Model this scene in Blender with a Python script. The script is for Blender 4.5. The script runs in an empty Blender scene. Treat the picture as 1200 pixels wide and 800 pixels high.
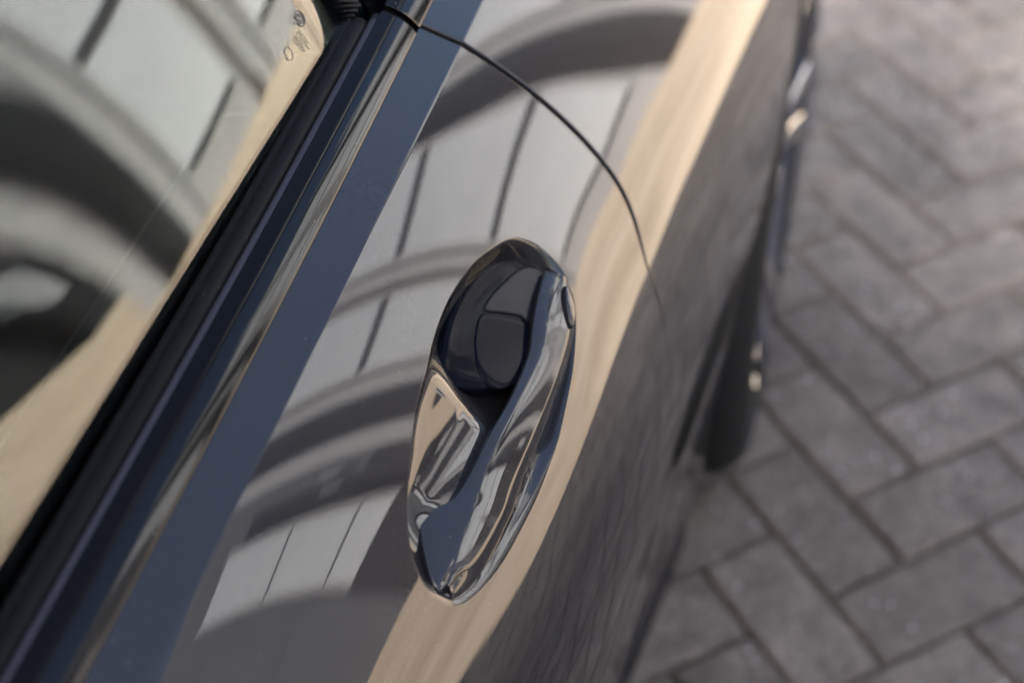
import bpy, bmesh, math, random
import numpy as np
from mathutils import Vector, Matrix
random.seed(7); rng = np.random.default_rng(7)
SC = bpy.context.scene; COL = SC.collection
rad = math.radians
# ------------------------------------------------------------------ camera
# world: x points away from the car's flank, y towards the car's tail, z up; the lens hangs over the flank
CAM_Z = 1.39729
cam = bpy.data.cameras.new('camera'); cam_o = bpy.data.objects.new('camera', cam); COL.objects.link(cam_o)
RW = ((0.97106948, 0.2371969, -0.02759874), (0.14217338, -0.6671323, -0.73124635), (-0.19186138, 0.70616721, -0.6815549))
ax = [Vector(RW[0]), -Vector(RW[1]), -Vector(RW[2])]
M = Matrix.Identity(4)
for c in range(3):
    for r in range(3): M[r][c] = ax[c][r]
M[2][3] = CAM_Z
cam_o.matrix_world = M
cam.sensor_width = 36; cam.lens = 54.0; cam.clip_start = .02; cam.clip_end = 2000
cam.dof.use_dof = True; cam.dof.focus_distance = .765; cam.dof.aperture_fstop = 4.6; cam.dof.aperture_blades = 0
SC.camera = cam_o
# ------------------------------------------------------------------ daylight
SUN_EL, SUN_AZ = rad(44), rad(180)             # the sun stands behind the lens, over the roof that shades the car
W = bpy.data.worlds.new('World'); SC.world = W; W.use_nodes = True
nt = W.node_tree; bg = nt.nodes['Background']
sky = nt.nodes.new('ShaderNodeTexSky'); sky.sky_type = 'NISHITA'; sky.sun_disc = False
sky.sun_elevation = SUN_EL; sky.sun_rotation = SUN_AZ; sky.air_density = 1.0; sky.dust_density = 4.5; sky.ozone_density = 1.2
nt.links.new(sky.outputs[0], bg.inputs[0]); bg.inputs[1].default_value = .09
sl = bpy.data.lights.new('sun', 'SUN'); sl.energy = 4.2; sl.angle = rad(.55); sl.color = (1, .965, .915)
so = bpy.data.objects.new('sun', sl); COL.objects.link(so)
to_sun = Vector((math.sin(SUN_AZ)*math.cos(SUN_EL), math.cos(SUN_AZ)*math.cos(SUN_EL), math.sin(SUN_EL)))
so.rotation_euler = to_sun.to_track_quat('Z', 'Y').to_euler(); so.location = (0, 0, 30)
SC.view_settings.view_transform = 'Standard'; SC.view_settings.look = 'None'; SC.view_settings.gamma = 1
SC.view_settings.use_curve_mapping = False
SC.view_settings.exposure = 2.5
SC.cycles.max_bounces = 10; SC.cycles.glossy_bounces = 6; SC.cycles.transmission_bounces = 8
SC.cycles.caustics_reflective = False; SC.cycles.caustics_refractive = False
SC.cycles.use_denoising = True; SC.cycles.denoising_input_passes = 'RGB_ALBEDO'; SC.cycles.denoising_prefilter = 'ACCURATE'
# ------------------------------------------------------------------ helpers
def mat(name, color, rough=.5, metal=0., coat=0., coat_rough=.02, spec=.5, ior=1.5, trans=0., coat_ior=1.5):
    m = bpy.data.materials.new(name); m.use_nodes = True; p = m.node_tree.nodes['Principled BSDF']
    p.inputs['Base Color'].default_value = (*color, 1); p.inputs['Roughness'].default_value = rough
    p.inputs['Metallic'].default_value = metal; p.inputs['IOR'].default_value = ior
    p.inputs['Specular IOR Level'].default_value = spec
    p.inputs['Coat Weight'].default_value = coat; p.inputs['Coat Roughness'].default_value = coat_rough
    p.inputs['Coat IOR'].default_value = coat_ior; p.inputs['Transmission Weight'].default_value = trans
    return m, m.node_tree, p
def noise_color(nt, p, stops, scale, detail=6, rough=.6, coord='Object', slot='Base Color', vec=None):
    tc = nt.nodes.new('ShaderNodeTexCoord'); nz = nt.nodes.new('ShaderNodeTexNoise'); cr = nt.nodes.new('ShaderNodeValToRGB')
    nz.inputs['Scale'].default_value = scale; nz.inputs['Detail'].default_value = detail; nz.inputs['Roughness'].default_value = rough
    e = cr.color_ramp.elements
    while len(e) < len(stops): e.new(.5)
    for k, (pos, c) in enumerate(stops): e[k].position = pos; e[k].color = (*c, 1)
    nt.links.new(tc.outputs[coord], nz.inputs['Vector']); nt.links.new(nz.outputs['Fac'], cr.inputs[0])
    if slot: nt.links.new(cr.outputs[0], p.inputs[slot])
    return nz, cr
def bump(nt, p, scale, strength, dist, detail=3, coat=False, coord='Object'):
    tc = nt.nodes.new('ShaderNodeTexCoord'); nz = nt.nodes.new('ShaderNodeTexNoise'); b = nt.nodes.new('ShaderNodeBump')
    nz.inputs['Scale'].default_value = scale; nz.inputs['Detail'].default_value = detail
    b.inputs['Strength'].default_value = strength; b.inputs['Distance'].default_value = dist
    nt.links.new(tc.outputs[coord], nz.inputs['Vector']); nt.links.new(nz.outputs['Fac'], b.inputs['Height'])
    nt.links.new(b.outputs[0], p.inputs['Coat Normal' if coat else 'Normal'])
def build(name, verts, faces, material, parent=None, smooth=True, mesh=None):
    me = mesh
    if me is None:
        me = bpy.data.meshes.new(name); me.from_pydata([tuple(map(float, v)) for v in verts], [], faces)
        me.update()
        if smooth: me.polygons.foreach_set('use_smooth', [True]*len(me.polygons))
        if material: me.materials.append(material)
    o = bpy.data.objects.new(name, me); COL.objects.link(o)
    if parent: o.parent = parent
    return o
def empty(name, loc=(0, 0, 0)):
    o = bpy.data.objects.new(name, None); COL.objects.link(o); o.location = loc; o.empty_display_size = .1; return o
def tag(o, label=None, cat=None, group=None, kind=None):
    for k, v in (('label', label), ('category', cat), ('group', group), ('kind', kind)):
        if v: o[k] = v
    return o
def grid_faces(nr, nc, close_c=False, close_r=False, flip=False, base=0):
    F = []
    for r in range(nr if close_r else nr-1):
        for c in range(nc if close_c else nc-1):
            a, b = r*nc+c, r*nc+(c+1) % nc; r2 = (r+1) % nr; d, e = r2*nc+c, r2*nc+(c+1) % nc
            q = [base+a, base+b, base+e, base+d]; F.append(q[::-1] if flip else q)
    return F
class MB:
    """collects simple solids into one mesh"""
    def __init__(s): s.v = []; s.f = []
    def box(s, c, size, axes=None, bev=0.):
        ax = axes or ((1, 0, 0), (0, 1, 0), (0, 0, 1)); ax = [np.array(a, float) for a in ax]; h = np.array(size)/2; b = len(s.v)
        if bev <= 0:
            for k in range(8):
                s.v.append(np.array(c)+sum(ax[i]*h[i]*(1 if k >> i & 1 else -1) for i in range(3)))
            s.f += [[b+i for i in q] for q in ((0, 2, 3, 1), (4, 5, 7, 6), (0, 1, 5, 4), (2, 6, 7, 3), (0, 4, 6, 2), (1, 3, 7, 5))]
        else:
            bm = bmesh.new(); bmesh.ops.create_cube(bm, size=1)
            for v in bm.verts: v.co = Vector([v.co[i]*size[i] for i in range(3)])
            bmesh.ops.bevel(bm, geom=bm.edges[:], offset=bev, segments=3, affect='EDGES', profile=.5)
            bm.verts.index_update()
            for v in bm.verts: s.v.append(np.array(c)+sum(ax[i]*v.co[i] for i in range(3)))
            s.f += [[b+v.index for v in f.verts] for f in bm.faces]; bm.free()
        return s
    def tube(s, pts, r, n=8, closed=False):
        pts = np.array(pts, float); m = len(pts); b = len(s.v)
        for i in range(m):
            t = pts[(i+1) % m if closed else min(i+1, m-1)]-pts[i-1 if closed else max(i-1, 0)]; t /= np.linalg.norm(t)
            a = np.cross(t, (0.3, .1, 1)); a /= np.linalg.norm(a); c = np.cross(t, a)
            rr = r[i] if hasattr(r, '__len__') else r
            for k in range(n): s.v.append(pts[i]+rr*(math.cos(2*math.pi*k/n)*a+math.sin(2*math.pi*k/n)*c))
        s.f += grid_faces(m, n, True, closed, base=b)
        if not closed: s.f += [[b+k for k in range(n)][::-1], [b+(m-1)*n+k for k in range(n)]]
        return s
    def lathe(s, prof, n, c, axis=0):
        b = len(s.v)
        for k in range(n):
            a = 2*math.pi*k/n
            for (x, r) in prof: s.v.append(np.array(c)+np.array((x, r*math.cos(a), r*math.sin(a))))
        s.f += grid_faces(n, len(prof), False, True, base=b)
        return s
    def build(s, name, m, parent=None, smooth=False):
        o = build(name, s.v, s.f, m, parent, smooth)
        bm = bmesh.new(); bm.from_mesh(o.data); bmesh.ops.recalc_face_normals(bm, faces=bm.faces[:]); bm.to_mesh(o.data); bm.free()
        return o
def resample(P, n, closed=False):
    P = np.array(P, float)
    if closed: P = np.vstack([P[-3:], P, P[:4]])
    # Catmull-Rom, then even spacing
    out = []
    lo, hi = (3, len(P)-4) if closed else (0, len(P)-1)
    for i in range(lo, hi):
        p0 = P[max(i-1, 0)]; a = P[i]; b = P[i+1]; p3 = P[min(i+2, len(P)-1)]
        for u in np.linspace(0, 1, 12, endpoint=False):
            out.append(.5*((2*a)+(b-p0)*u+(2*p0-5*a+4*b-p3)*u*u+(3*a-p0-3*b+p3)*u**3))
    out.append(P[hi]); out = np.array(out)
    d = np.concatenate([[0], np.cumsum(np.linalg.norm(np.diff(out, axis=0), axis=1))]); t = np.linspace(0, d[-1], n+1 if closed else n)
    r = np.stack([np.interp(t, d, out[:, k]) for k in range(out.shape[1])], 1)
    return r[:-1] if closed else r
def spline(xs, ys):
    """natural cubic spline through the knots, held straight beyond both ends"""
    xs = np.array(xs, float); ys = np.array(ys, float); n = len(xs)
    h = np.diff(xs); A = np.zeros((n, n)); r = np.zeros(n); A[0, 0] = A[-1, -1] = 1
    for i in range(1, n-1):
        A[i, i-1] = h[i-1]; A[i, i] = 2*(h[i-1]+h[i]); A[i, i+1] = h[i]
        r[i] = 6*((ys[i+1]-ys[i])/h[i]-(ys[i]-ys[i-1])/h[i-1])
    M = np.linalg.solve(A, r)
    def f(x):
        x = np.asarray(x, float); xc = np.clip(x, xs[0], xs[-1])
        i = np.clip(np.searchsorted(xs, xc)-1, 0, n-2); d = xs[i+1]-xs[i]; a = (xs[i+1]-xc)/d; b = (xc-xs[i])/d
        v = a*ys[i]+b*ys[i+1]+((a**3-a)*M[i]+(b**3-b)*M[i+1])*d*d/6
        s0 = (ys[1]-ys[0])/h[0]-h[0]*(2*M[0]+M[1])/6; s1 = (ys[-1]-ys[-2])/h[-1]+h[-1]*(M[-2]+2*M[-1])/6
        return v+np.where(x < xs[0], (x-xs[0])*s0, 0)+np.where(x > xs[-1], (x-xs[-1])*s1, 0)
    return f
# tracks of the body side along the car (y runs towards the tail)
x_flange = spline([-1.2, .3, .5, .7, 1.2, 2.0], [-.262, -.2390, -.2370, -.2405, -.262, -.33])
z_flange = spline([-1.2, .3, .42, .55, .7, 1.2, 2.0], [.885, .9343, .9378, .9398, .9395, .935, .90])
x_crease = spline([-1.2, .28, .5, .72, 1.2, 2.0], [-.240, -.2207, -.2174, -.2185, -.236, -.30])
x_beige = spline([-1.2, 0., .34, .40, .5, .575, .64, .70, .76, .83, .92, 1.02, 1.2, 2.0], [-.205, -.187, -.1665, -.162, -.1445, -.1315, -.1325, -.1335, -.1300, -.1260, -.1175, -.1065, -.100, -.17])
x_road = spline([-1.2, 0., .38, .46, .53, .61, .7, .8, .96, 1.2, 1.5, 2.0], [-.168, -.147, -.126, -.117, -.1115, -.1075, -.1055, -.103, -.0955, -.081, -.075, -.13])
x_low = spline([-1.2, 0., .35, .6, .8, 1.0, 1.2, 1.4, 1.6, 2.0], [-.155, -.138, -.122, -.108, -.094, -.077, -.0605, -.055, -.058, -.11])
x_sill = spline([-1.2, 0., .6, .85, 1.0, 1.2, 1.6, 2.0], [-.16, -.15, -.134, -.115, -.094, -.08, -.085, -.13])
A_CREASE, A_BEIGE, A_ROAD = 51., 36.5, 29.
Z_LOW, Z_SILL = .47, .27
def hermite(p0, m0, p1, m1, u):
    u = u[:, None]; return (2*u**3-3*u**2+1)*p0+(u**3-2*u**2+u)*m0+(-2*u**3+3*u**2)*p1+(u**3-u**2)*m1
NSEG = (6, 26, 10, 26, 16, 6)
def profile(y):
    """points (x, z) of the body side at station y, from the flange under the window to the sill, param = index"""
    xf, zf, xc, xb, xg, xl, xs = (float(f(y)) for f in (x_flange, z_flange, x_crease, x_beige, x_road, x_low, x_sill))
    P = []
    zc = zf-(xc-xf)/math.tan(math.radians(63.))
    u = np.linspace(0, 1, NSEG[0]+1)[:-1]
    P.append(np.c_[xf+(xc-xf)*u, zf+(zc-zf)*u])
    def run(x0, z0, x1, a0, a1, n):
        xx = np.linspace(x0, x1, 8*n+1); aa = np.radians(np.linspace(a0, a1, 8*n+1)); g = 1/np.tan(aa)
        zz = z0-np.concatenate([[0], np.cumsum((g[1:]+g[:-1])/2*np.diff(xx))])
        return np.c_[xx, zz][::8]
    S1 = run(xc, zc, xb, A_CREASE, A_BEIGE, NSEG[1]); P.append(S1[:-1])
    S2 = run(xb, S1[-1, 1], xg, A_BEIGE, A_ROAD, NSEG[2]); P.append(S2[:-1])
    zg = S2[-1, 1]; L = zg-Z_LOW
    t0 = np.array([math.sin(math.radians(A_ROAD)), -math.cos(math.radians(A_ROAD))])*L*.9
    sl = (xs-xl)/(Z_LOW-Z_SILL)
    t1 = np.array([max(min(sl*.5, .03), -.08), -1.])*L
    u = np.linspace(0, 1, NSEG[3]+1)
    P.append(hermite(S2[-1], t0, np.array([xl, Z_LOW]), t1, u)[:-1])
    L2 = Z_LOW-Z_SILL; u = np.linspace(0, 1, NSEG[4]+1)
    P.append(hermite(np.array([xl, Z_LOW]), t1/L*L2, np.array([xs, Z_SILL]), np.array([sl*.9, -1.])*L2, u)[:-1])
    u = np.linspace(0, 1, NSEG[5]+1)
    P.append(hermite(np.array([xs, Z_SILL]), np.array([sl*.9, -1.])*.08, np.array([xs-.06, Z_SILL-.09]), np.array([-.09, -.03]), u))
    return np.concatenate(P)
NT = sum(NSEG)
I_CREASE = NSEG[0]
GY0, GDY = -1.8, .005
PG = np.stack([profile(GY0+GDY*k) for k in range(800)])
def cub(u): return (-.5*u+u*u-.5*u**3, 1-2.5*u*u+1.5*u**3, .5*u+2*u*u-1.5*u**3, -.5*u*u+.5*u**3)
def prof(y):
    g = (y-GY0)/GDY; k = int(min(max(math.floor(g), 1), 796)); return sum(w*PG[k-1+j] for j, w in enumerate(cub(g-k)))
def SV(Y, T):
    """surface points for arrays of station y and profile index t"""
    Y = np.asarray(Y, float); T = np.asarray(T, float); Y, T = np.broadcast_arrays(Y, T)
    g = (Y-GY0)/GDY; k = np.clip(np.floor(g).astype(int), 1, 796); cy = cub(g-k)
    i = np.clip(np.floor(T).astype(int), 0, NT-1); u = T-i
    up = i >= I_CREASE
    ids = (np.where(up, np.maximum(i-1, I_CREASE), np.maximum(i-1, 0)), i, i+1, np.where(up, np.minimum(i+2, NT), np.minimum(i+2, I_CREASE)))
    ct = cub(u); q = 0
    for a, wy in enumerate(cy):
        for b, wt in enumerate(ct): q = q+(wy*wt)[..., None]*PG[k-1+a, ids[b]]
    return np.stack([q[..., 0], Y, q[..., 1]], -1)
def NV(Y, T, side=0):
    """outward unit normals; side +1 / -1 picks one face of the crease"""
    Y = np.asarray(Y, float); T = np.asarray(T, float); Y, T = np.broadcast_arrays(Y, T); e = .002
    up = (T >= I_CREASE) if side >= 0 else (T > I_CREASE)
    t0 = np.where(up, np.maximum(T-.4, I_CREASE), np.maximum(T-.4, 0)); t1 = np.where(up, np.minimum(T+.4, NT), np.minimum(T+.4, I_CREASE-1e-6))
    n = np.cross(SV(Y, t1)-SV(Y, t0), SV(Y+e, T)-SV(Y-e, T)); n /= np.linalg.norm(n, axis=-1)[..., None]
    s = np.where(n[..., 0]+n[..., 2] > 0, 1, -1); return n*s[..., None]
def S(y, t): return SV(np.array([y]), np.array([t]))[0]
def N(y, t): return NV(np.array([y]), np.array([t]))[0]
# ------------------------------------------------------------------ door handle outlines
# station along the door and profile index; the strap rails are points in the place
RIM = [(0.61668, 22.004), (0.62675, 24.883), (0.62977, 27.709), (0.62847, 29.801), (0.62105, 31.47), (0.60967, 32.925), (0.59388, 34.217), (0.5759, 35.58), (0.55605, 36.845), (0.53017, 38.331), (0.50955, 38.839), (0.50028, 39.021), (0.48619, 39.193), (0.46675, 39.216), (0.44485, 39.136), (0.42843, 38.737), (0.4165, 38.274), (0.40767, 37.742), (0.40217, 37.015), (0.39915, 35.971), (0.39829, 34.734), (0.40238, 33.218), (0.40937, 31.662), (0.42077, 29.129), (0.4339, 27.012), (0.44588, 25.294), (0.45623, 23.895), (0.47634, 21.788), (0.49594, 20.371), (0.51212, 19.158), (0.53275, 18.237), (0.55323, 17.975), (0.57893, 18.582), (0.60089, 20.199)]
DOME = [(0.62586, 23.604), (0.62926, 25.604), (0.62849, 27.558), (0.62007, 28.704), (0.60532, 29.31), (0.58535, 29.536), (0.57, 29.971), (0.55226, 30.63), (0.54099, 30.51), (0.53203, 29.797), (0.52198, 28.43), (0.5154, 26.709), (0.51152, 24.915), (0.50862, 22.989), (0.51868, 21.989), (0.53208, 20.916), (0.5491, 20.122), (0.5699, 19.892), (0.59297, 20.559), (0.61384, 21.971)]
BLOCK = [(0.56448, 23.088), (0.57343, 25.22), (0.5796, 27.007), (0.58218, 28.452), (0.57892, 29.558), (0.56617, 30.607), (0.55213, 30.903), (0.54025, 30.566), (0.53096, 29.847), (0.52544, 28.635), (0.52785, 26.951), (0.5351, 25.285), (0.54666, 23.865)]
HEADCAP = [(0.62491, 27.243), (0.61403, 25.314), (0.59843, 24.103), (0.58051, 23.161), (0.56765, 23.104), (0.57445, 25.044), (0.58114, 26.928), (0.58348, 28.395), (0.59102, 29.355), (0.60751, 29.262), (0.62275, 28.962)]
SHUT = [(0.71748, 6.028), (0.72509, 14.272), (0.73121, 22.858), (0.73252, 30.551), (0.72297, 37.023), (0.7033, 42.323)]
RAIL_IN = [(-0.14776, 0.62014, 0.85488), (-0.1479, 0.61655, 0.85481), (-0.14781, 0.61202, 0.85498), (-0.14742, 0.60622, 0.8551), (-0.14706, 0.60058, 0.85512), (-0.14666, 0.59477, 0.85475), (-0.14608, 0.58824, 0.85447), (-0.14507, 0.57983, 0.8536), (-0.14395, 0.57098, 0.85205), (-0.14272, 0.56172, 0.85042), (-0.14309, 0.54421, 0.85033), (-0.14448, 0.5208, 0.8515), (-0.14769, 0.50074, 0.85282), (-0.14979, 0.47581, 0.85303), (-0.15292, 0.45606, 0.85267), (-0.15858, 0.44546, 0.85471), (-0.16659, 0.43813, 0.85741), (-0.16326, 0.42902, 0.85549), (-0.15832, 0.41826, 0.85254), (-0.15376, 0.41021, 0.85013), (-0.15028, 0.40588, 0.84788), (-0.14819, 0.40506, 0.84578)]
RAIL_RIDGE = [(-0.14042, 0.6234, 0.85161), (-0.13963, 0.62195, 0.85113), (-0.13916, 0.61767, 0.85113), (-0.13896, 0.61244, 0.85133), (-0.13864, 0.60673, 0.85137), (-0.13827, 0.60085, 0.85101), (-0.13815, 0.59394, 0.85094), (-0.13757, 0.58517, 0.85026), (-0.13675, 0.57537, 0.84884), (-0.13608, 0.5663, 0.8475), (-0.13732, 0.54806, 0.84784), (-0.14032, 0.51795, 0.84974), (-0.14237, 0.49814, 0.85062), (-0.144, 0.47755, 0.85069), (-0.14383, 0.4636, 0.84894), (-0.14447, 0.45484, 0.84881), (-0.14496, 0.44559, 0.84823), (-0.14548, 0.43679, 0.84794), (-0.14574, 0.42704, 0.84716), (-0.14595, 0.42031, 0.84664), (-0.14621, 0.41525, 0.84598), (-0.14644, 0.41007, 0.84493)]
RAIL_EDGE = [(-0.13908, 0.62377, 0.85031), (-0.13768, 0.6217, 0.84923), (-0.136, 0.61836, 0.84805), (-0.13423, 0.61454, 0.84669), (-0.13273, 0.60975, 0.84554), (-0.1313, 0.60531, 0.84411), (-0.13024, 0.60038, 0.84307), (-0.12911, 0.59509, 0.8418), (-0.12832, 0.58925, 0.84037), (-0.12793, 0.581, 0.83927), (-0.12795, 0.56007, 0.83832), (-0.12921, 0.53359, 0.8384), (-0.13052, 0.51247, 0.83847), (-0.1322, 0.4903, 0.83853), (-0.13293, 0.47561, 0.83765), (-0.13316, 0.46446, 0.83704), (-0.13417, 0.45508, 0.83695), (-0.13544, 0.44535, 0.83738), (-0.13765, 0.43182, 0.83862), (-0.14025, 0.42348, 0.84059), (-0.14274, 0.41802, 0.84228), (-0.14486, 0.4098, 0.84324)]
RAIL_LOW = [(-0.13861, 0.62594, 0.84735), (-0.13679, 0.62636, 0.8436), (-0.13476, 0.62584, 0.84005), (-0.13281, 0.62346, 0.83744), (-0.13137, 0.61894, 0.8366), (-0.12995, 0.6145, 0.83508), (-0.1289, 0.60954, 0.83398), (-0.12783, 0.6023, 0.83309), (-0.127, 0.59616, 0.83124), (-0.12639, 0.58892, 0.82852), (-0.12599, 0.56969, 0.82451), (-0.12655, 0.54287, 0.82022), (-0.1275, 0.52301, 0.81935), (-0.12924, 0.50369, 0.82099), (-0.13001, 0.49028, 0.82145), (-0.13042, 0.47767, 0.82274), (-0.13144, 0.46786, 0.82351), (-0.13251, 0.45682, 0.82464), (-0.13446, 0.44183, 0.82863), (-0.13631, 0.42853, 0.83106), (-0.13881, 0.41699, 0.83464), (-0.1428, 0.40597, 0.83993)]
LOCK = [(-0.13548, 0.61382, 0.85138), (-0.1336, 0.61273, 0.84897), (-0.13138, 0.61007, 0.84613), (-0.12923, 0.60662, 0.84335), (-0.12778, 0.6027, 0.84149), (-0.12717, 0.59807, 0.84074), (-0.12759, 0.59346, 0.84137), (-0.12921, 0.59451, 0.84353), (-0.13118, 0.59814, 0.8461), (-0.13308, 0.60271, 0.84851), (-0.13467, 0.6079, 0.85047)]
# ------------------------------------------------------------------ materials
PAINT, n_, p_ = mat('grey_metallic_paint', (.018, .0175, .0195), .5, .35, 1., .010, spec=0., coat_ior=1.52)
noise_color(n_, p_, [(.35, (.0176, .0171, .0191)), (.65, (.0184, .0179, .0199))], 300, 2)
bump(n_, p_, 420, .12, .00002, 0, coat=True)
GLOSS, n_, p_ = mat('gloss_black', (.003, .0032, .0038), .07, spec=.30)
bump(n_, p_, 300, .15, .00002, 2)
SATIN, n_, p_ = mat('satin_black_plastic', (.0025, .003, .006), .13, spec=.045)
SATIN2, n_, p_ = mat('satin_black_cap', (.007, .008, .011), .18, spec=.09)
CAPM, n_, p_ = mat('deep_black_trim', (.003, .003, .0036), .14, spec=.09)
RUBBER, n_, p_ = mat('black_rubber', (.006, .006, .0065), .5, spec=.07)
bump(n_, p_, 700, .3, .0001, 3)
FLOCK, n_, p_ = mat('violet_black_rubber', (.018, .018, .028), .6)
TYRE, n_, p_ = mat('tyre_rubber', (.008, .008, .0085), .7, spec=.25)
bump(n_, p_, 220, .35, .0006, 4)
DARK, n_, p_ = mat('dark_cavity', (.006, .006, .007), .7)
ALLOY, n_, p_ = mat('polished_alloy', (.55, .56, .58), .16, 1., .5)
ALLOYD, n_, p_ = mat('dark_alloy', (.03, .035, .055), .45, .3)
STEEL, n_, p_ = mat('brake_steel', (.3, .3, .31), .35, 1.)
GLASS, n_, p_ = mat('tinted_glass', (.62, .72, .68), 0., 0, 0, 0, .5, 1.52, 1.)
CABIN, n_, p_ = mat('black_upholstery', (.016, .017, .02), .7)
bump(n_, p_, 90, .3, .002, 4)
ETCH, n_, p_ = mat('grey_etching', (.10, .105, .105), .8, spec=.1)
def dust(m, scale, size, share, col):
    """sparse settled specks laid over a material"""
    nt = m.node_tree; p = nt.nodes['Principled BSDF']; out = nt.nodes['Material Output']
    tc = nt.nodes.new('ShaderNodeTexCoord'); vo = nt.nodes.new('ShaderNodeTexVoronoi'); vo.inputs['Scale'].default_value = scale
    nt.links.new(tc.outputs['Object'], vo.inputs['Vector']); sp = nt.nodes.new('ShaderNodeSeparateColor'); nt.links.new(vo.outputs['Color'], sp.inputs[0])
    a = nt.nodes.new('ShaderNodeMath'); a.operation = 'LESS_THAN'; a.inputs[1].default_value = size; nt.links.new(vo.outputs['Distance'], a.inputs[0])
    b = nt.nodes.new('ShaderNodeMath'); b.operation = 'GREATER_THAN'; b.inputs[1].default_value = 1-share; nt.links.new(sp.outputs[0], b.inputs[0])
    c = nt.nodes.new('ShaderNodeMath'); c.operation = 'MULTIPLY'; nt.links.new(a.outputs[0], c.inputs[0]); nt.links.new(b.outputs[0], c.inputs[1])
    d = nt.nodes.new('ShaderNodeBsdfDiffuse'); d.inputs[0].default_value = (*col, 1); mx = nt.nodes.new('ShaderNodeMixShader')
    nt.links.new(c.outputs[0], mx.inputs[0]); nt.links.new(p.outputs[0], mx.inputs[1]); nt.links.new(d.outputs[0], mx.inputs[2]); nt.links.new(mx.outputs[0], out.inputs[0])
dust(PAINT, 140, .045, .16, (.16, .155, .15)); dust(GLOSS, 190, .05, .14, (.2, .2, .19)); dust(CAPM, 190, .055, .16, (.2, .2, .19)); dust(RUBBER, 260, .09, .25, (.09, .09, .085))
def paver_material(name, base):
    m, nt, p = mat(name, base, .82)
    c = np.array(base)
    tc = nt.nodes.new('ShaderNodeTexCoord'); oi = nt.nodes.new('ShaderNodeObjectInfo'); add = nt.nodes.new('ShaderNodeVectorMath'); add.operation = 'ADD'
    sc = nt.nodes.new('ShaderNodeVectorMath'); sc.operation = 'SCALE'; sc.inputs['Scale'].default_value = 13
    cmb = nt.nodes.new('ShaderNodeCombineXYZ')
    for k in range(3): nt.links.new(oi.outputs['Random'], cmb.inputs[k])
    nt.links.new(cmb.outputs[0], sc.inputs[0]); nt.links.new(tc.outputs['Object'], add.inputs[0]); nt.links.new(sc.outputs[0], add.inputs[1])
    def nz(scale, detail, rough, stops):
        z = nt.nodes.new('ShaderNodeTexNoise'); z.inputs['Scale'].default_value = scale; z.inputs['Detail'].default_value = detail; z.inputs['Roughness'].default_value = rough
        nt.links.new(add.outputs[0], z.inputs['Vector']); r = nt.nodes.new('ShaderNodeValToRGB'); nt.links.new(z.outputs['Fac'], r.inputs[0])
        e = r.color_ramp.elements
        while len(e) < len(stops): e.new(.5)
        for k, (q, col) in enumerate(stops): e[k].position = q; e[k].color = (*col, 1)
        return z, r
    z1, r1 = nz(22, 5, .6, [(.25, tuple(c*.58)), (.5, tuple(c)), (.76, tuple(c*1.42))])
    z2, r2 = nz(150, 3, .7, [(.36, (.55,)*3), (.52, (.95,)*3), (.62, (1.05,)*3), (.70, (2.1, 2.1, 2.2))])
    mx = nt.nodes.new('ShaderNodeMix'); mx.data_type = 'RGBA'; mx.blend_type = 'MULTIPLY'; mx.inputs[0].default_value = 1
    nt.links.new(r1.outputs[0], mx.inputs[6]); nt.links.new(r2.outputs[0], mx.inputs[7])
    vo = nt.nodes.new('ShaderNodeTexVoronoi'); vo.inputs['Scale'].default_value = 62; nt.links.new(add.outputs[0], vo.inputs['Vector'])
    sp = nt.nodes.new('ShaderNodeSeparateColor'); nt.links.new(vo.outputs['Color'], sp.inputs[0])
    lt = nt.nodes.new('ShaderNodeMath'); lt.operation = 'LESS_THAN'; lt.inputs[1].default_value = .17; nt.links.new(vo.outputs['Distance'], lt.inputs[0])
    gt = nt.nodes.new('ShaderNodeMath'); gt.operation = 'GREATER_THAN'; gt.inputs[1].default_value = .80; nt.links.new(sp.outputs[0], gt.inputs[0])
    ml = nt.nodes.new('ShaderNodeMath'); ml.operation = 'MULTIPLY'; nt.links.new(lt.outputs[0], ml.inputs[0]); nt.links.new(gt.outputs[0], ml.inputs[1])
    m2 = nt.nodes.new('ShaderNodeMix'); m2.data_type = 'RGBA'; m2.inputs[7].default_value = (.34, .34, .36, 1); nt.links.new(ml.outputs[0], m2.inputs[0]); nt.links.new(mx.outputs[2], m2.inputs[6])
    mx = m2
    hs = nt.nodes.new('ShaderNodeHueSaturation'); mr = nt.nodes.new('ShaderNodeMapRange'); mr.inputs[3].default_value = .78; mr.inputs[4].default_value = 1.2
    nt.links.new(oi.outputs['Random'], mr.inputs[0]); nt.links.new(mr.outputs[0], hs.inputs['Value']); nt.links.new(mx.outputs[2], hs.inputs['Color'])
    nt.links.new(hs.outputs[0], p.inputs['Base Color'])
    b = nt.nodes.new('ShaderNodeBump'); b.inputs['Strength'].default_value = .5; b.inputs['Distance'].default_value = .002
    nt.links.new(z2.outputs['Fac'], b.inputs['Height']); nt.links.new(b.outputs[0], p.inputs['Normal'])
    return m
PAVER = paver_material('grey_concrete_paver', (.114, .100, .089))
JOINT, n_, p_ = mat('joint_sand', (.05, .048, .046), .95)
noise_color(n_, p_, [(.3, (.030, .029, .028)), (.7, (.062, .06, .057))], 160)
SAND, n_, p_ = mat('pale_sandstone_paving', (.52, .42, .31), .85)
noise_color(n_, p_, [(.28, (.42, .31, .20)), (.5, (.66, .515, .36)), (.74, (.86, .72, .55))], .9, 10, .72)
WHITE, n_, p_ = mat('white_panel', (.74, .75, .76), .5)
noise_color(n_, p_, [(.3, (.64, .695, .755)), (.7, (.73, .785, .845))], .6, 5)
LIGHTW, n_, p_ = mat('light_grey_render', (.50, .49, .47), .8)
noise_color(n_, p_, [(.3, (.42, .435, .455)), (.7, (.50, .515, .535))], .9, 6)
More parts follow.
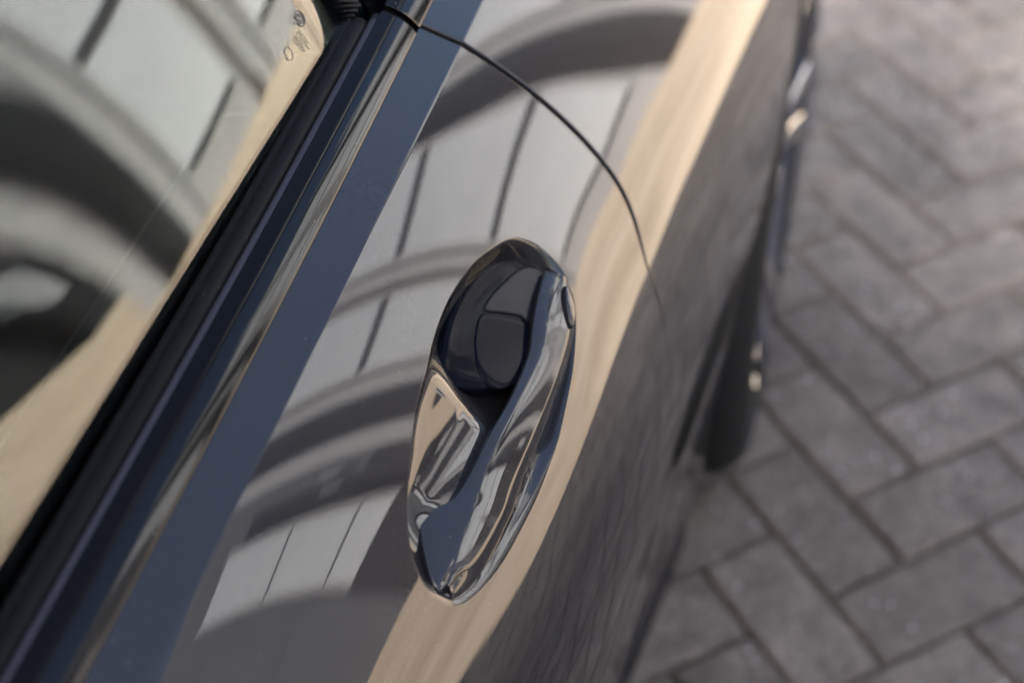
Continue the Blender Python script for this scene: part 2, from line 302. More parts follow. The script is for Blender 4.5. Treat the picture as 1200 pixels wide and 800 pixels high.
MIDG, n_, p_ = mat('mid_grey_cladding', (.20, .205, .215), .7)
noise_color(n_, p_, [(.3, (.098, .108, .125)), (.7, (.125, .137, .155))], .8, 5)
FRAME, n_, p_ = mat('dark_grey_frame', (.075, .08, .09), .5)
VOID, n_, p_ = mat('black_opening', (.012, .014, .018), .6)
BACKW, n_, p_ = mat('grey_render_wall', (.30, .29, .28), .85)
noise_color(n_, p_, [(.3, (.27, .26, .25)), (.7, (.33, .32, .31))], .7, 5)
# ------------------------------------------------------------------ the place: ground, paving, buildings
QO = np.array((-.15, .5, 0.)); QD = np.array((math.sqrt(.5), math.sqrt(.5), 0.)); QL = np.array((math.sqrt(.5), -math.sqrt(.5), 0.)); UP = np.array((0, 0, 1.))
def qp(q, l, z): return QO+QD*q+QL*l+UP*z
# the building behind the lens stands square to this bearing, and so does the edge of its shade
BD = np.array((math.sin(rad(22)), math.cos(rad(22)), 0)); BL = np.array((BD[1], -BD[0], 0.))
def bp(s, l, z): return BD*s+BL*l+UP*z
S_EDGE = 3.25
g = build('ground', [(-400, -400, -.013), (400, -400, -.013), (400, 400, -.013), (-400, 400, -.013)], [(0, 1, 2, 3)], JOINT, None, False)
tag(g, kind='structure')
# forecourt of pale stone, a slab sheet with its own thickness
fq = [(S_EDGE, -50), (S_EDGE, 50), (90, 90), (90, -90)]
v = [bp(a, b, -.006) for a, b in fq]+[bp(a, b, -.03) for a, b in fq]
tag(build('forecourt', v, [(0, 1, 2, 3), (4, 5, 1, 0), (5, 6, 2, 1), (6, 7, 3, 2), (7, 4, 0, 3)], SAND, None, False), kind='structure')
# herringbone pavers
PS = .105; PU = np.array((.65718836, -.75372638)); PV = np.array((.75372638, .65718836)); PB = np.array((.0747, 1.4105))
def paver_mesh(name, seed):
    r = np.random.default_rng(seed); hx, hy = .1022, .0497; iv = .0055
    def ring(ix, z, j): return [np.array((sx*(hx-ix)+r.normal(0, j), sy*(hy-ix)+r.normal(0, j), z+r.normal(0, j*.6))) for sx, sy in ((-1, -1), (1, -1), (1, 1), (-1, 1))]
    V = ring(iv, 0, .0008)+ring(iv*.35, -.0016, .0005)+ring(0, -.006, .0006)+ring(0, -.05, 0)
    F = [(0, 1, 2, 3)]+[(4*k+i, 4*k+4+i, 4*k+4+(i+1) % 4, 4*k+(i+1) % 4) for k in range(3) for i in range(4)]
    me = bpy.data.meshes.new(name); me.from_pydata([tuple(p) for p in V], [], F); me.materials.append(PAVER)
    bm = bmesh.new(); bm.from_mesh(me); bmesh.ops.recalc_face_normals(bm, faces=bm.faces[:]); bm.to_mesh(me); bm.free(); return me
PM = [paver_mesh('paver', s) for s in range(6)]
cells = []
for i in range(-110, 110):
    for j in range(-110, 110):
        if (i+j) % 4 == 2: c = (i+1, j+.5); d = PU
        elif (i+j) % 4 == 0: c = (i+.5, j+1); d = PV
        else: continue
        p = PB+PS*(c[0]*PU+c[1]*PV)
        if p@BD[:2] > S_EDGE-.11 or abs(p[0]) > 9 or abs(p[1]) > 9: continue
        if p[0] < -1.9: continue
        cells.append((p, d))
R_ = np.array(RW)
def framed(p):
    c = R_@(np.array((p[0], p[1], 0))-np.array((0, 0, CAM_Z)))
    if c[2] < .1: return 1e9
    u, w = c[0]/c[2]*1.5, c[1]/c[2]*1.5            # frame spans u in +-.5, w in +-.333
    return max(abs(u)/.5, abs(w)/.3333)+(3 if p[0] < -.45 else 0)
cells.sort(key=lambda c: framed(c[0]))
pav = empty('pavement'); tag(pav, kind='structure')
for k, (p, d) in enumerate(cells[:290]):
    o = build('paver', None, None, None, pav, mesh=PM[k % 6])
    o.location = (p[0], p[1], rng.normal(0, .0012)); o.rotation_euler = (rng.normal(0, .006), rng.normal(0, .006), math.atan2(d[1], d[0])+rng.normal(0, .006)+(math.pi if k % 2 else 0))
V = []; F = []
for p, d in cells[290:]:
    n = (-d[1], d[0]); b = len(V); z = rng.normal(0, .0012)
    for hx, hy, zz in ((.097, .0445, 0), (.1022, .0497, -.0055), (.1022, .0497, -.03)):
        for sx, sy in ((-1, -1), (1, -1), (1, 1), (-1, 1)):
            V.append((p[0]+sx*hx*d[0]+sy*hy*n[0], p[1]+sx*hx*d[1]+sy*hy*n[1], zz+z))
    F.append([b, b+1, b+2, b+3]); F += [[b+4*k+i, b+4*k+4+i, b+4*k+4+(i+1) % 4, b+4*k+(i+1) % 4] for k in range(2) for i in range(4)]
tag(build('paver_field', V, F, PAVER, pav, False), kind='stuff')
# the building whose tall bays mirror in the door and the window
hall = empty('bay_fronted_building', tuple(qp(16, 0, 0)))
tag(hall, 'sunlit pale building with tall white bays, mirrored in the window and the door', 'building')
FQ = 16.0; HH = 12.0
def lat(az): return FQ*math.tan(rad(az-42.5))
HAX = (QL, QD, UP)
def slab(mb, a0, a1, z0, z1, q0, q1, bev=0):
    l0, l1 = (lat(a0), lat(a1)); loc = np.array(hall.location)
    mb.box(qp((q0+q1)/2+FQ, (l0+l1)/2, (z0+z1)/2)-loc, (abs(l1-l0), q1-q0, z1-z0), HAX, bev); return mb
ZS = (.75, 3.6, 6.9, 10.4)
def bay(a0, a1, panes, frame=.14):
    """a tall bay: dark frame, white panels between the transoms"""
    w = lat(a1)-lat(a0); loc = np.array(hall.location); mid = lat(a0)+w/2
    zs = ZS[:panes]+ZS[-1:]
    o = empty('bay', (0, 0, 0)); o.parent = hall
    pz = ZS[0]-.09
    t = MB(); t.box(qp(FQ-.08, mid, pz/2)-loc, (w, .2, pz), HAX); t.build('plinth', LIGHTW if pz < 1 else VOID, o)
    for k in range(panes):
        m = MB(); m.box(qp(FQ-.06, mid, (zs[k]+zs[k+1])/2)-loc, (w-2*frame, .08, zs[k+1]-zs[k]-.1), HAX, .01); m.build('panel', WHITE, o)
        t = MB(); t.box(qp(FQ-.05, mid, zs[k+1])-loc, (w-2*frame, .16, .26), HAX); t.build('transom', FRAME, o)
    for l in (lat(a0)+frame/2, lat(a1)-frame/2):
        t = MB(); t.box(qp(FQ-.04, l, (zs[-1]+.13)/2)-loc, (frame, .10, zs[-1]+.13), HAX); t.build('jamb', LIGHTW, o)
def wall(a0, a1, m, q=0., h=HH, z0=0.): slab(MB(), a0, a1, z0, h, q, q+.5).build('wall_panel', m, hall)
core = MB(); core.box(qp(FQ+5.2, (lat(21.)+lat(49.7))/2, HH/2)-np.array(hall.location), (lat(49.7)-lat(21.), 7.4, HH-.3), HAX); core.build('wall', MIDG, hall)
wall(21., 21.6, LIGHTW); bay(21.8, 26.2, 3); wall(26.4, 26.8, LIGHTW); wall(26.8, 29.8, VOID, .6)  # last panel: black stand-in for an open gap of sky
bay(30, 37.6, 3); wall(37.8, 39.2, LIGHTW, .06); bay(39.4, 45., 3); wall(45.2, 46.3, LIGHTW); wall(46.3, 48.7, MIDG, .5); wall(48.7, 49.9, LIGHTW, -.1)
# farther off, past its end: a dark hall with one lit slot and a second pale bay
FQ = 44.0; HH = 30.
hall = empty('dark_hall', tuple(qp(FQ, 0, 0))); tag(hall, 'dark far building with a bright slot, standing past the pale one and mirrored beside it', 'building')
ZS = (7., 10.5, 18., 26.)
core = MB(); core.box(qp(FQ+8, (lat(49.7)+lat(86))/2, HH/2)-np.array(hall.location), (lat(86)-lat(49.7), 14, HH-.3), HAX); core.build('wall', MIDG, hall)
wall(49.7, 52.4, VOID, .6)
sl_ = MB(); slab(sl_, 50.9, 51.25, 2.4, 5.0, .4, .5); sl_.build('window', WHITE, hall)
for a_, z_ in ((50.6, 15.), (51.5, 14.2)): sl_ = MB(); slab(sl_, a_, a_+.14, z_, z_+2.2, .4, .5); sl_.build('window', LIGHTW, hall)
bay(52.6, 56.6, 3, .3); wall(56.8, 61.5, MIDG); wall(61.5, 63.5, LIGHTW, -.1); bay(63.7, 68, 3, .3); wall(68.2, 74, MIDG); wall(74, 80, LIGHTW)
# the building behind the lens whose roof edge throws the shade
BQ = -15.0; S_SHADE = 1.35; TE = math.tan(SUN_EL)/math.cos(SUN_AZ-math.pi-rad(22)); BH = (S_SHADE-BQ)*TE
BAX = (BL, BD, UP)
sh = empty('tall_rendered_building', tuple(bp(BQ, 0, 0))); tag(sh, 'tall grey rendered building whose shade covers the car and the near paving', 'building'); SHL = np.array(sh.location)
m = MB(); m.box(bp(BQ-5, 0, BH/2)-SHL, (70, 10, BH), BAX); m.build('wall', BACKW, sh)
scr = empty('added_sun_screen'); scr.parent = sh  # unseen slatted screen, added to let only part of the sun reach the paving
def slats(s0, s1, open_, n):
    z0, z1 = (s0-BQ)*TE, (s1-BQ)*TE; p_ = (z1-z0)/n
    for k in range(n):
        m = MB(); m.box(bp(BQ-.02, 0, z0+p_*(k+.5))-SHL, (68, .006, p_*(1-open_)), BAX); m.build('shade_slat', FRAME, scr)
slats(1.55, 2.1, .24, 6); slats(2.1, 2.7, .60, 5); slats(2.7, 3.15, .7, 4)
top_ = (3.15-BQ)*TE
for k in range(-11, 12):
    m = MB(); m.box(bp(BQ-.08, k*3.1, (BH+top_)/2)-SHL, (.06, .06, top_-BH), BAX); m.build('post', FRAME, scr)
for k in range(-7, 8):
    for fl in range(4):
        m = MB(); m.box(bp(BQ-.02, k*4.2, 1.9+fl*3.1)-SHL, (1.5, .12, 1.6), BAX); w_ = m.build('window', FRAME, sh)
m = MB(); m.box(bp(BQ-5, 0, BH+.03)-SHL, (70.4, 10.4, .06), BAX); m.build('coping', FRAME, sh)
# ------------------------------------------------------------------ the car
car = empty('car', (-.95, .2, 0)); CL = np.array(car.location)
tag(car, 'dark grey metallic car parked on the herringbone paving', 'car')
def cbuild(name, V, F, m, parent=None, smooth=True):
    o = build(name, [np.array(v)-CL for v in V], F, m, parent or car, smooth); return o
YSHUT = spline([-4]+[s[1] for s in SHUT]+[60, 84, 92], [.7115]+[s[0] for s in SHUT]+[.662, .63, .62])
TS = [0, 1, 2, 3, 4, 5, 5.6, 6, 6.25, 6.5]+list(np.arange(7, 42.01, .5))+list(range(43, 81))
T0, T1, Y0, Y1 = 15., 41., .375, .645
it0, it1 = TS.index(T0), TS.index(T1)
HEM = ((0, 0), (.0006, -.0002), (.0011, -.0007), (.0013, -.0016), (.0013, -.010))
TSA = np.array(TS, float); nc = len(TS)
class Panel:
    """a skin panel: points, faces and the true normals of the surface under it"""
    def __init__(s): s.v = []; s.n = []; s.f = []; s.k = 0
    def add(s, Y, T, off=None, nrm=None):
        Y, T = np.broadcast_arrays(np.asarray(Y, float), np.asarray(T, float)); P = SV(Y, T); n = NV(Y, T)
        cr = np.abs(T-I_CREASE) < 1e-6
        if cr.any(): m = n[cr]+NV(Y[cr], T[cr], -1); n[cr] = m/np.linalg.norm(m, axis=-1)[..., None]
        if off is not None: P = P+np.asarray(off)[..., None]*n
        if nrm is not None: n = n*(1-nrm[0])+np.array(nrm[1])*nrm[0]; n = n/np.linalg.norm(n, axis=-1)[..., None]
        b = s.k; s.v.append(P); s.n.append(n); s.k += len(P); return list(range(b, s.k))
    def build(s, name, m, parent=None, custom=True):
        V = np.concatenate(s.v); o = build(name, V-CL, s.f, m, parent or car, True)
        if custom:
            me = o.data; nn = np.concatenate(s.n)
            # faces must look outwards before the true normals are laid on
            fl = [p for p in me.polygons if (np.array(p.normal)@nn[list(p.vertices)].mean(0)) < 0]
            if fl:
                bm = bmesh.new(); bm.from_mesh(me); bm.faces.ensure_lookup_table(); bmesh.ops.reverse_faces(bm, faces=[bm.faces[p.index] for p in fl]); bm.to_mesh(me); bm.free()
            me.normals_split_custom_set_from_vertices([tuple(n) for n in nn])
        return o
HEMN = (0, .35, .75, 1, 1)
YR = np.concatenate([np.arange(-.74, .2, .03), np.linspace(.2, Y0, 25)[:-1], np.linspace(Y0, Y1, 37)])
NBL = 16; ysh = YSHUT(TSA); D = Panel()
for y in YR: D.add(y, TSA)
for k in range(1, NBL+1): D.add(Y1+(ysh-Y1)*(1-(1-k/NBL)**1.4), TSA)
for k in range(1, 5): D.add(ysh+HEM[k][0], TSA, np.full(nc, HEM[k][1]), (HEMN[k], (0, 1, 0)))
nr = D.k//nc; iy0 = int(np.argmin(np.abs(YR-Y0))); iy1 = iy0+36
D.f = [[r*nc+q, r*nc+q+1, (r+1)*nc+q+1, (r+1)*nc+q] for r in range(nr-1) for q in range(nc-1) if not (iy0 <= r < iy1 and it0 <= q < it1)]
# rings from the handle recess out to the hole in that grid
per = [(iy0, q) for q in range(it0, it1)]+[(r, it1) for r in range(iy0, iy1)]+[(iy1, q) for q in range(it1, it0, -1)]+[(r, it0) for r in range(iy1, iy0, -1)]
CY, CT = .508, 27.6; SY, ST = 1/.27, 1/26.
rimd = resample(RIM, 1200, True)
ra = np.arctan2((rimd[:, 1]-CT)*ST, (rimd[:, 0]-CY)*SY); o_ = np.argsort(ra); ra, rimd = ra[o_], rimd[o_]
rax = np.concatenate([ra-2*math.pi, ra, ra+2*math.pi]); ry = np.tile(rimd[:, 0], 3); rt = np.tile(rimd[:, 1], 3)
QP = np.array([(YR[r], TS[q]) for r, q in per]); qa = np.arctan2((QP[:, 1]-CT)*ST, (QP[:, 0]-CY)*SY)
RP = np.stack([np.interp(qa, rax, ry), np.interp(qa, rax, rt)], 1); nper = len(per)
NRING = 40; prev = [r*nc+q for r, q in per]
for k in range(1, NRING+1):
    M_ = RP+(QP-RP)*(1-k/NRING)**1.15; cur = D.add(M_[:, 0], M_[:, 1])
    D.f += [[prev[i], prev[(i+1) % nper], cur[(i+1) % nper], cur[i]] for i in range(nper)]; prev = cur
door = D.build('door', PAINT)
# rear quarter panel with the wheel arch
WY, WZ, AR = 1.415, .335, .385
def t_at_z(y, z):
    p = prof(y); k = next((i for i in range(NT) if p[i+1, 1] < z), NT-1); return k+(p[k, 1]-z)/max(p[k, 1]-p[k+1, 1], 1e-6)
def t_end(y):
    if abs(y-WY) >= AR: return 80.
    return min(80., t_at_z(y, WZ+math.sqrt(AR*AR-(y-WY)**2)))
GAP = np.interp(TSA, [38, 46], [.0064, .0016])
def tq(y): e = t_end(y); return np.where(TSA <= 40, TSA, 40+(TSA-40)*(e-40)/40)
Q = Panel()
for k in (4, 3, 2, 1, 0): Q.add(ysh+GAP-HEM[k][0], TSA, np.full(nc, HEM[k][1]), (HEMN[k], (0, -1, 0)))
for u in np.linspace(0, 1, 26)[1:]: Q.add(ysh+GAP+(.98-ysh-GAP)*u, TSA)
nrow0 = Q.k//nc
ys = list(np.arange(.99, 1.037, .01))+[WY-AR-.001]+list(WY-AR*np.cos(np.linspace(.02, math.pi-.02, 60)))+[WY+AR+.001]+list(np.arange(1.84, 2.06, .05))
for y in ys: Q.add(y, tq(y))
Q.f = grid_faces(Q.k//nc, nc)
quarter = Q.build('quarter_panel', PAINT)
# the arch edge folded inwards
P = np.array([SV(np.array([y]), np.array([t_end(y)]))[0] for y in ys]); k = len(P)
cbuild('wheel_arch_lip', list(P)+list(P+np.array((-.02, 0, .0))), [[i, k+i, k+i+1, i+1] for i in range(k-1)], DARK)
# rubber that closes the shut line behind the gap
V = []
for dy_, w_ in ((.012, -.0095), (-.012, -.0095)): V += [S(float(YSHUT(t))+dy_, t)+w_*N(.7, t) for t in TS]
cbuild('door_seal', V, grid_faces(2, nc), RUBBER)
# side skirt
TK = list(np.arange(80.4, 90.01, .6)); yk = list(np.arange(-.9, 1.03, .05))+[1.036]
K = Panel()
for y in yk: K.add(y, np.array(TK))
K.f = grid_faces(len(yk), len(TK)); K.build('side_skirt', PAINT)
V = []
for y in yk:
    e_ = S(y, 90.); V += [e_+np.array((.045, 0, .012)), e_+np.array((.048, 0, -.03)), e_+np.array((.040, 0, -.052)), e_+np.array((-.05, 0, -.058))]
cbuild('added_sill_strip', V, grid_faces(len(yk), 4), SATIN2)  # skirt carried down to road clearance; dark strip added to deepen the contact shade
m = MB(); m.box(np.array((-1.0, .1, .15))-CL, (1.72, 3.4, .04)); m.build('underbody', DARK, car)
K = Panel()
for y in np.arange(-1.7, -.745, .03): K.add(y, TSA)
K.f = grid_faces(K.k//nc, nc); K.build('wing_panel', PAINT)
# ---- handle: recess, bracket, strap, lock cover
handle = empty('door_handle'); handle.parent = car
def rings(outline, levels, height, centre=None):
    """closed rings over the skin from an outline of (y, t) to its centre; height(y, t, level) above the skin"""
    P = np.array(outline); c_ = P.mean(0) if centre is None else np.array(centre); n = len(P); V = []
    for rho, w in levels:
        q = c_+(P-c_)*rho; V.append(SV(q[:, 0], q[:, 1])+height(q[:, 0], q[:, 1], w)[:, None]*NV(q[:, 0], q[:, 1]))
    q = c_[None]; V.append(SV(q[:, 0], q[:, 1])+height(q[:, 0], q[:, 1], levels[-1][1])[:, None]*NV(q[:, 0], q[:, 1]))
    V = np.concatenate(V); b0 = (len(levels)-1)*n
    return V, grid_faces(len(levels), n, True)+[[b0+i, b0+(i+1) % n, len(V)-1] for i in range(n)]
def ramp(x, a, b): u = np.clip((x-a)/(b-a), 0, 1); return u*u*(3-2*u)
def dense(levels, n):
    """levels (fraction, value) refined to n rings by a smooth curve"""
    L = np.array(levels)[::-1]; f = spline(L[:, 0], L[:, 1]); r = np.concatenate([L[:, 0][::-1], np.linspace(.96, .1, n)]); r = np.unique(np.round(r, 4))[::-1]; return [(x, float(np.interp(x, L[:, 0], L[:, 1])) if x > .9 else float(f(x))) for x in r]
# the recess starts on the very ring where the door ends
LV = [(1, 0), (.994, .008), (.986, .03), (.977, .07), (.967, .13), (.955, .22), (.94, .34), (.92, .49), (.895, .64), (.865, .77), (.83, .87), (.78, .94), (.71, .98), (.6, 1), (.45, 1), (.28, 1), (.12, 1)]
BT = spline([17.3, 19.5, 21, 22.5, 25, 28, 30, 32, 34, 36], [-.0030, -.0044, -.0062, -.0078, -.0093, -.0107, -.0105, -.0090, -.0070, -.0060])
def bowl(y, t, g): return g*(BT(t)-.011*ramp(y, .500, .540)-.0035*ramp(y, .447, .418))
V, F = rings(RP, dense(LV, 50), bowl, (CY, CT)); cbuild('recess', V, F, PAINT, handle)
def field(y, t, w): return w-.0165+.0092*np.clip((t-17.5)/11, 0, 1.1)**.9-.005*np.maximum(0, (.535-y)/.03)**2+.003*ramp(y, .56, .50)*ramp(t, 24, 19)
DO = resample(DOME, 140, True); BO = resample(BLOCK, 140, True)
V, F = rings(DO, dense([(1, -.012), (.995, -.0050), (.985, -.0030), (.965, -.0014), (.93, -.0005), (.88, -.0001), (.79, 0), (.5, .0003), (.12, .0003)], 40), field)
cbuild('bracket', V, F, SATIN, handle)
TOPD = dense([(1, -.003), (.994, -.0008), (.985, .0003), (.97, .0008), (.95, .0010), (.92, .0011), (.8, .0012), (.6, .0012), (.12, .0012)], 40)
V, F = rings(BO, TOPD, field); cbuild('pivot_block', V, F, SATIN, handle)
V, F = rings(resample(HEADCAP, 140, True), TOPD, lambda y, t, w: field(y, t, w)+.0003); cbuild('pivot_cap', V, F, SATIN2, handle)
rails = []
for r in (RAIL_IN, RAIL_RIDGE, RAIL_EDGE, RAIL_LOW):
    P = np.array(r); o = []
    for i in range(len(P)-1):
        p0, a, b_, p3 = P[max(i-1, 0)], P[i], P[i+1], P[min(i+2, len(P)-1)]
        for u in np.linspace(0, 1, 5, endpoint=False): o.append(.5*((2*a)+(b_-p0)*u+(2*p0-5*a+4*b_-p3)*u*u+(3*a-p0-3*b_+p3)*u**3))
    o.append(P[-1]); rails.append(np.array(o))
# smooth the rails along the strap
for r in rails:
    for _ in range(6): r[1:-1] = r[1:-1]*.5+(r[:-2]+r[2:])*.25
HN = np.array((.758, -.016, .652)); HT = np.array((.652, 0, -.758))
V = []; nst = len(rails[0])
for i in range(nst):
    I_, R2, E2, D2 = (r[i] for r in rails)
    u = i/(nst-1); th = .007*min(1, (1-u)*3)+.002
    def seg(a, b_, fr, bulge):
        n = np.cross(b_-a, (0, 1, 0)); n = n/max(np.linalg.norm(n), 1e-9)
        if n@HN < 0: n = -n
        return [a+(b_-a)*f+n*bulge*4*f*(1-f) for f in fr]
    row = [I_-HN*th+HT*.003, I_-HN*.0030+HT*.0004, I_-HN*.0012-HT*.0002, I_-HN*.0003]
    row += seg(I_, R2, (.06, .2, .4, .6, .8, .94), .0003)+[R2-HN*.0001]
    row += seg(R2, E2, (.05, .18, .35, .5, .65, .82, .95), .0005)+[E2]
    row += seg(E2, D2, (.05, .2, .4, .6, .8, .95), .0005)+[D2]
    row += [D2-HN*.0012-HT*.0004, D2-HN*th-HT*.004]
    V += row
ncs = len(row)
F = grid_faces(nst, ncs, True)
F += [list(range(ncs)), list(range((nst-1)*ncs, nst*ncs))[::-1]]
cbuild('grip', V, F, PAINT, handle)
L = np.array(LOCK); cL = L.mean(0); nL = np.cross(L[2]-L[7], L[5]-L[0]); nL /= np.linalg.norm(nL); nL = nL if nL[0] > 0 else -nL
P = resample(LOCK, 44, True); V = []
for rho, w in ((1.0, -.004), (1.0, .0002), (.97, .0006), (.9, .0009), (.6, .0013), (.2, .0014)): V += [cL+(p-cL)*rho+nL*w for p in P]
cbuild('lock_cover', V, grid_faces(6, 44, True)+[list(range(220, 264))], PAINT, handle)
V = []
for rho, w in ((1.01, -.004), (1.01, .00005), (1.05, .00005), (1.05, -.004)): V += [cL+(p-cL)*rho+nL*w for p in P]
cbuild('lock_gap', V, grid_faces(4, 44, True), RUBBER, handle)
# ---- window line
def sweep(name, prof_, ys, m, parent=None, caps=True, closed=True, smooth=True):
    V = []; n = len(prof_)
    for y in ys:
        xf, zf = float(x_flange(y)), float(z_flange(y)); V += [(xf+dx, y, zf+dz) for dx, dz in prof_]
    F = grid_faces(len(ys), n, closed)
    if caps: F += [list(range(n)), list(range((len(ys)-1)*n, len(ys)*n))[::-1]]
    return cbuild(name, V, F, m, parent, smooth)
F1 = [(-.0012, .0014)]
for k in range(1, 15):
    a = rad(33+k*1.6); F1.append((F1[-1][0]-.00062*math.sin(a), F1[-1][1]+.00062*math.cos(a)))
x9, z9 = F1[-1]
TRIM = [(-.0015, -.006), (-.0004, -.004), (-.0002, .0004)]+F1
for k in range(1, 9):
    a = rad(56+k*2.6); TRIM.append((TRIM[-1][0]-.0016*math.sin(a), TRIM[-1][1]+.0016*math.cos(a)))
xe, ze = TRIM[-1]
CAP = TRIM[20:]+[(xe-.0005, ze-.0001), (xe-.0008, ze-.0006), (xe-.0009, ze-.006), (TRIM[20][0], TRIM[20][1]-.006)]
TRIM = TRIM[:21]+[(TRIM[20][0]-.0001, TRIM[20][1]-.007)]
ysd = list(np.arange(-.72, .7, .05))+[.7, .7065, .7075, .708]
belt = sweep('belt_trim', TRIM, ysd, GLOSS)
sweep('trim_cap', CAP, ysd, CAPM)
sweep('trim_cap', CAP, [.7145, .715, .7165]+list(np.arange(.74, 1.4, .05)), CAPM)
sweep('belt_trim', TRIM, [.7145, .715, .7165]+list(np.arange(.74, 1.4, .05)), GLOSS)
sweep('trim_lip', [(xe-.0009, ze-.006), (xe-.0011, ze-.0014), (xe-.0016, ze-.001), (xe-.0046, ze-.0014), (xe-.0052, ze-.002), (xe-.0052, ze-.006)], ysd[:-2]+[.70], FLOCK)
sx = xe-.0054
SEAL = [(sx, ze-.008), (sx, ze-.0005), (sx-.0012, ze+.0012), (sx-.004, ze+.0024), (sx-.0075, ze+.0016), (sx-.0085, ze+.0004), (sx-.0095, ze+.0012), (sx-.0120, ze+.0008), (sx-.0135, ze-.0012), (sx-.0135, ze-.008)]
sweep('window_seal', SEAL, list(np.arange(-.72, .68, .05))+[.68, .69, .695], RUBBER)
GX = sx-.0132
def G(y, k, off=0.):
    """window surface: k = arc length above the belt"""
    R_g = 1.45; a0 = rad(25.2); a = a0+k/R_g
    x = float(x_flange(y))+GX-(R_g*(math.cos(a0)-math.cos(a))); z = float(z_flange(y))+ze-.004+R_g*(math.sin(a)-math.sin(a0))
    x += (.22*(z-.955)+.028)*(y-.5)+.09*min(0, max(y, .1)-.51)**2+3.2*(z-.953)*min(0, max(y, .22)-.46)**2
    return np.array((x-off*math.cos(a), y, z-off*math.sin(a)))
def pane(name, y0, y1, ktop, th=.004, m=GLASS, k0=-.03, n=24):
    ks = np.linspace(0, 1, 26); ysx = np.linspace(y0, y1, n); V = []
    for off in (0, th):
        for y in ysx: V += [G(y, k0+(ktop(y)-k0)*k, off) for k in ks]
    nk = len(ks); nn = n*nk; F = grid_faces(n, nk)+grid_faces(n, nk, flip=True, base=nn)
    edge = [i for i in range(nk)]+[r*nk+nk-1 for r in range(1, n)]+[(n-1)*nk+i for i in range(nk-2, -1, -1)]+[r*nk for r in range(n-2, 0, -1)]
    F += [[edge[i], edge[(i+1) % len(edge)], edge[(i+1) % len(edge)]+nn, edge[i]+nn] for i in range(len(edge))]
    o = cbuild(name, V, F, m, None, True); bm = bmesh.new(); bm.from_mesh(o.data); bmesh.ops.recalc_face_normals(bm, faces=bm.faces[:]); bm.to_mesh(o.data); bm.free()
    for f in o.data.polygons:
        if abs(f.normal.y) > .9: f.use_smooth = False
    return o
KT = lambda y: .40 if y < .5 else .40-.32*((y-.5)/.9)**2
glass = pane('door_window', -.70, .715, KT)
pane('quarter_window', .745, 1.30, lambda y: KT(y)-.03)
V = [G(y, k, -.0012) for y in np.linspace(.716, .744, 6) for k in np.linspace(-.03, .36, 16)]; cbuild('pillar_trim', V, grid_faces(6, 16), GLOSS)
def on_glass(y, k, off=-.00025): return G(y, k, off)
mk = MB(); yc_, kc_ = .653, .0315
mk.tube([on_glass(yc_+.0042*math.cos(a), kc_+.0042*math.sin(a)) - CL for a in np.linspace(0, 2*math.pi, 40, endpoint=False)], .00022, 5, True)
mk.tube([on_glass(yc_+.0027*math.cos(a), kc_+.0027*math.sin(a)) - CL for a in np.linspace(0, 2*math.pi, 32, endpoint=False)], .00018, 5, True)
for q0 in (0, math.pi):
    b_ = len(mk.v); arc = [on_glass(yc_, kc_)]+[on_glass(yc_+.0025*math.cos(a), kc_+.0025*math.sin(a)) for a in np.linspace(q0, q0+math.pi/2, 8)]
    mk.v += [p-CL for p in arc]; mk.f += [[b_, b_+i, b_+i+1] for i in range(1, 8)]
rs = random.Random(3)
for row, (y_, n_c) in enumerate(((.6475, 7), (.6455, 8), (.6435, 6), (.6410, 7), (.639, 6), (.637, 3))):
    k_ = kc_-.003
    for q_ in range(n_c):
        w_ = rs.uniform(.0006, .0014); mk.tube([on_glass(y_, k_)-CL, on_glass(y_+rs.uniform(-.0004, .0004), k_-w_)-CL], .0002, 4); k_ -= w_+.0004
mk.tube([on_glass(.6275+.0035*math.cos(a), kc_-.006+.0035*math.sin(a)) - CL for a in np.linspace(0, 2*math.pi, 28, endpoint=False)], .0002, 4, True)
mk.build('etched_mark', ETCH, glass, False)
fr_ = MB()
for r_ in range(9):
    for q_ in range(60):
        y_, k_ = .712-.0028*r_, .004+.0032*q_+(.0016 if r_ % 2 else 0); rr = .0013*(1-r_/9.5)
        b_ = len(fr_.v); fr_.v += [on_glass(y_+rr*math.cos(a), k_+rr*math.sin(a))-CL for a in np.linspace(0, 2*math.pi, 8, endpoint=False)]; fr_.f.append(list(range(b_, b_+8)))
fo = fr_.build('frit', DARK, glass, False); fo['kind'] = 'stuff'
# roof, far side, deck and cabin: plain closures of the shell behind the window line
V = []; yr = np.linspace(-.75, 1.62, 40); fr = np.linspace(0, 1, 14)
for y in yr:
    k = KT(min(y, 1.5)) if y < 1.5 else max(.02, KT(1.5)-.1*(y-1.5)); p = G(min(y, 1.6), k); q = np.array((-1.0, y, p[2]+.09*min(1, k/.3)))
    for f in fr:
        a = f*math.pi/2; V.append(np.array((p[0]+(q[0]-p[0])*math.sin(a), y, p[2]+(q[2]-p[2])*(1-math.cos(a)) if False else p[2]+(q[2]-p[2])*math.sin(a))))
nf = len(fr); F = grid_faces(len(yr), nf); b = len(V); V += [np.array((-2.0-v[0], v[1], v[2])) for v in V[:b]]; F += grid_faces(len(yr), nf, flip=True, base=b)
cbuild('roof', V, F, PAINT)
V = [np.array((-2.0, 0, 0))+np.array((-1, 1, 1))*S(y, float(t)) for y in np.arange(-1.7, 2.06, .15) for t in range(0, 91, 3)]
cbuild('body_side', V, grid_faces(len(V)//31, 31, flip=True), PAINT)
T_ = np.arange(0, 85, 4.); L_ = SV(2.05, T_); V = []
for p in L_: V += [np.array((p[0]+(-2.0-2*p[0])*f, 2.05+.10*math.sin(math.pi*f), p[2])) for f in np.linspace(0, 1, 10)]
cbuild('tail_panel', V, grid_faces(len(T_), 10), PAINT)
V = []
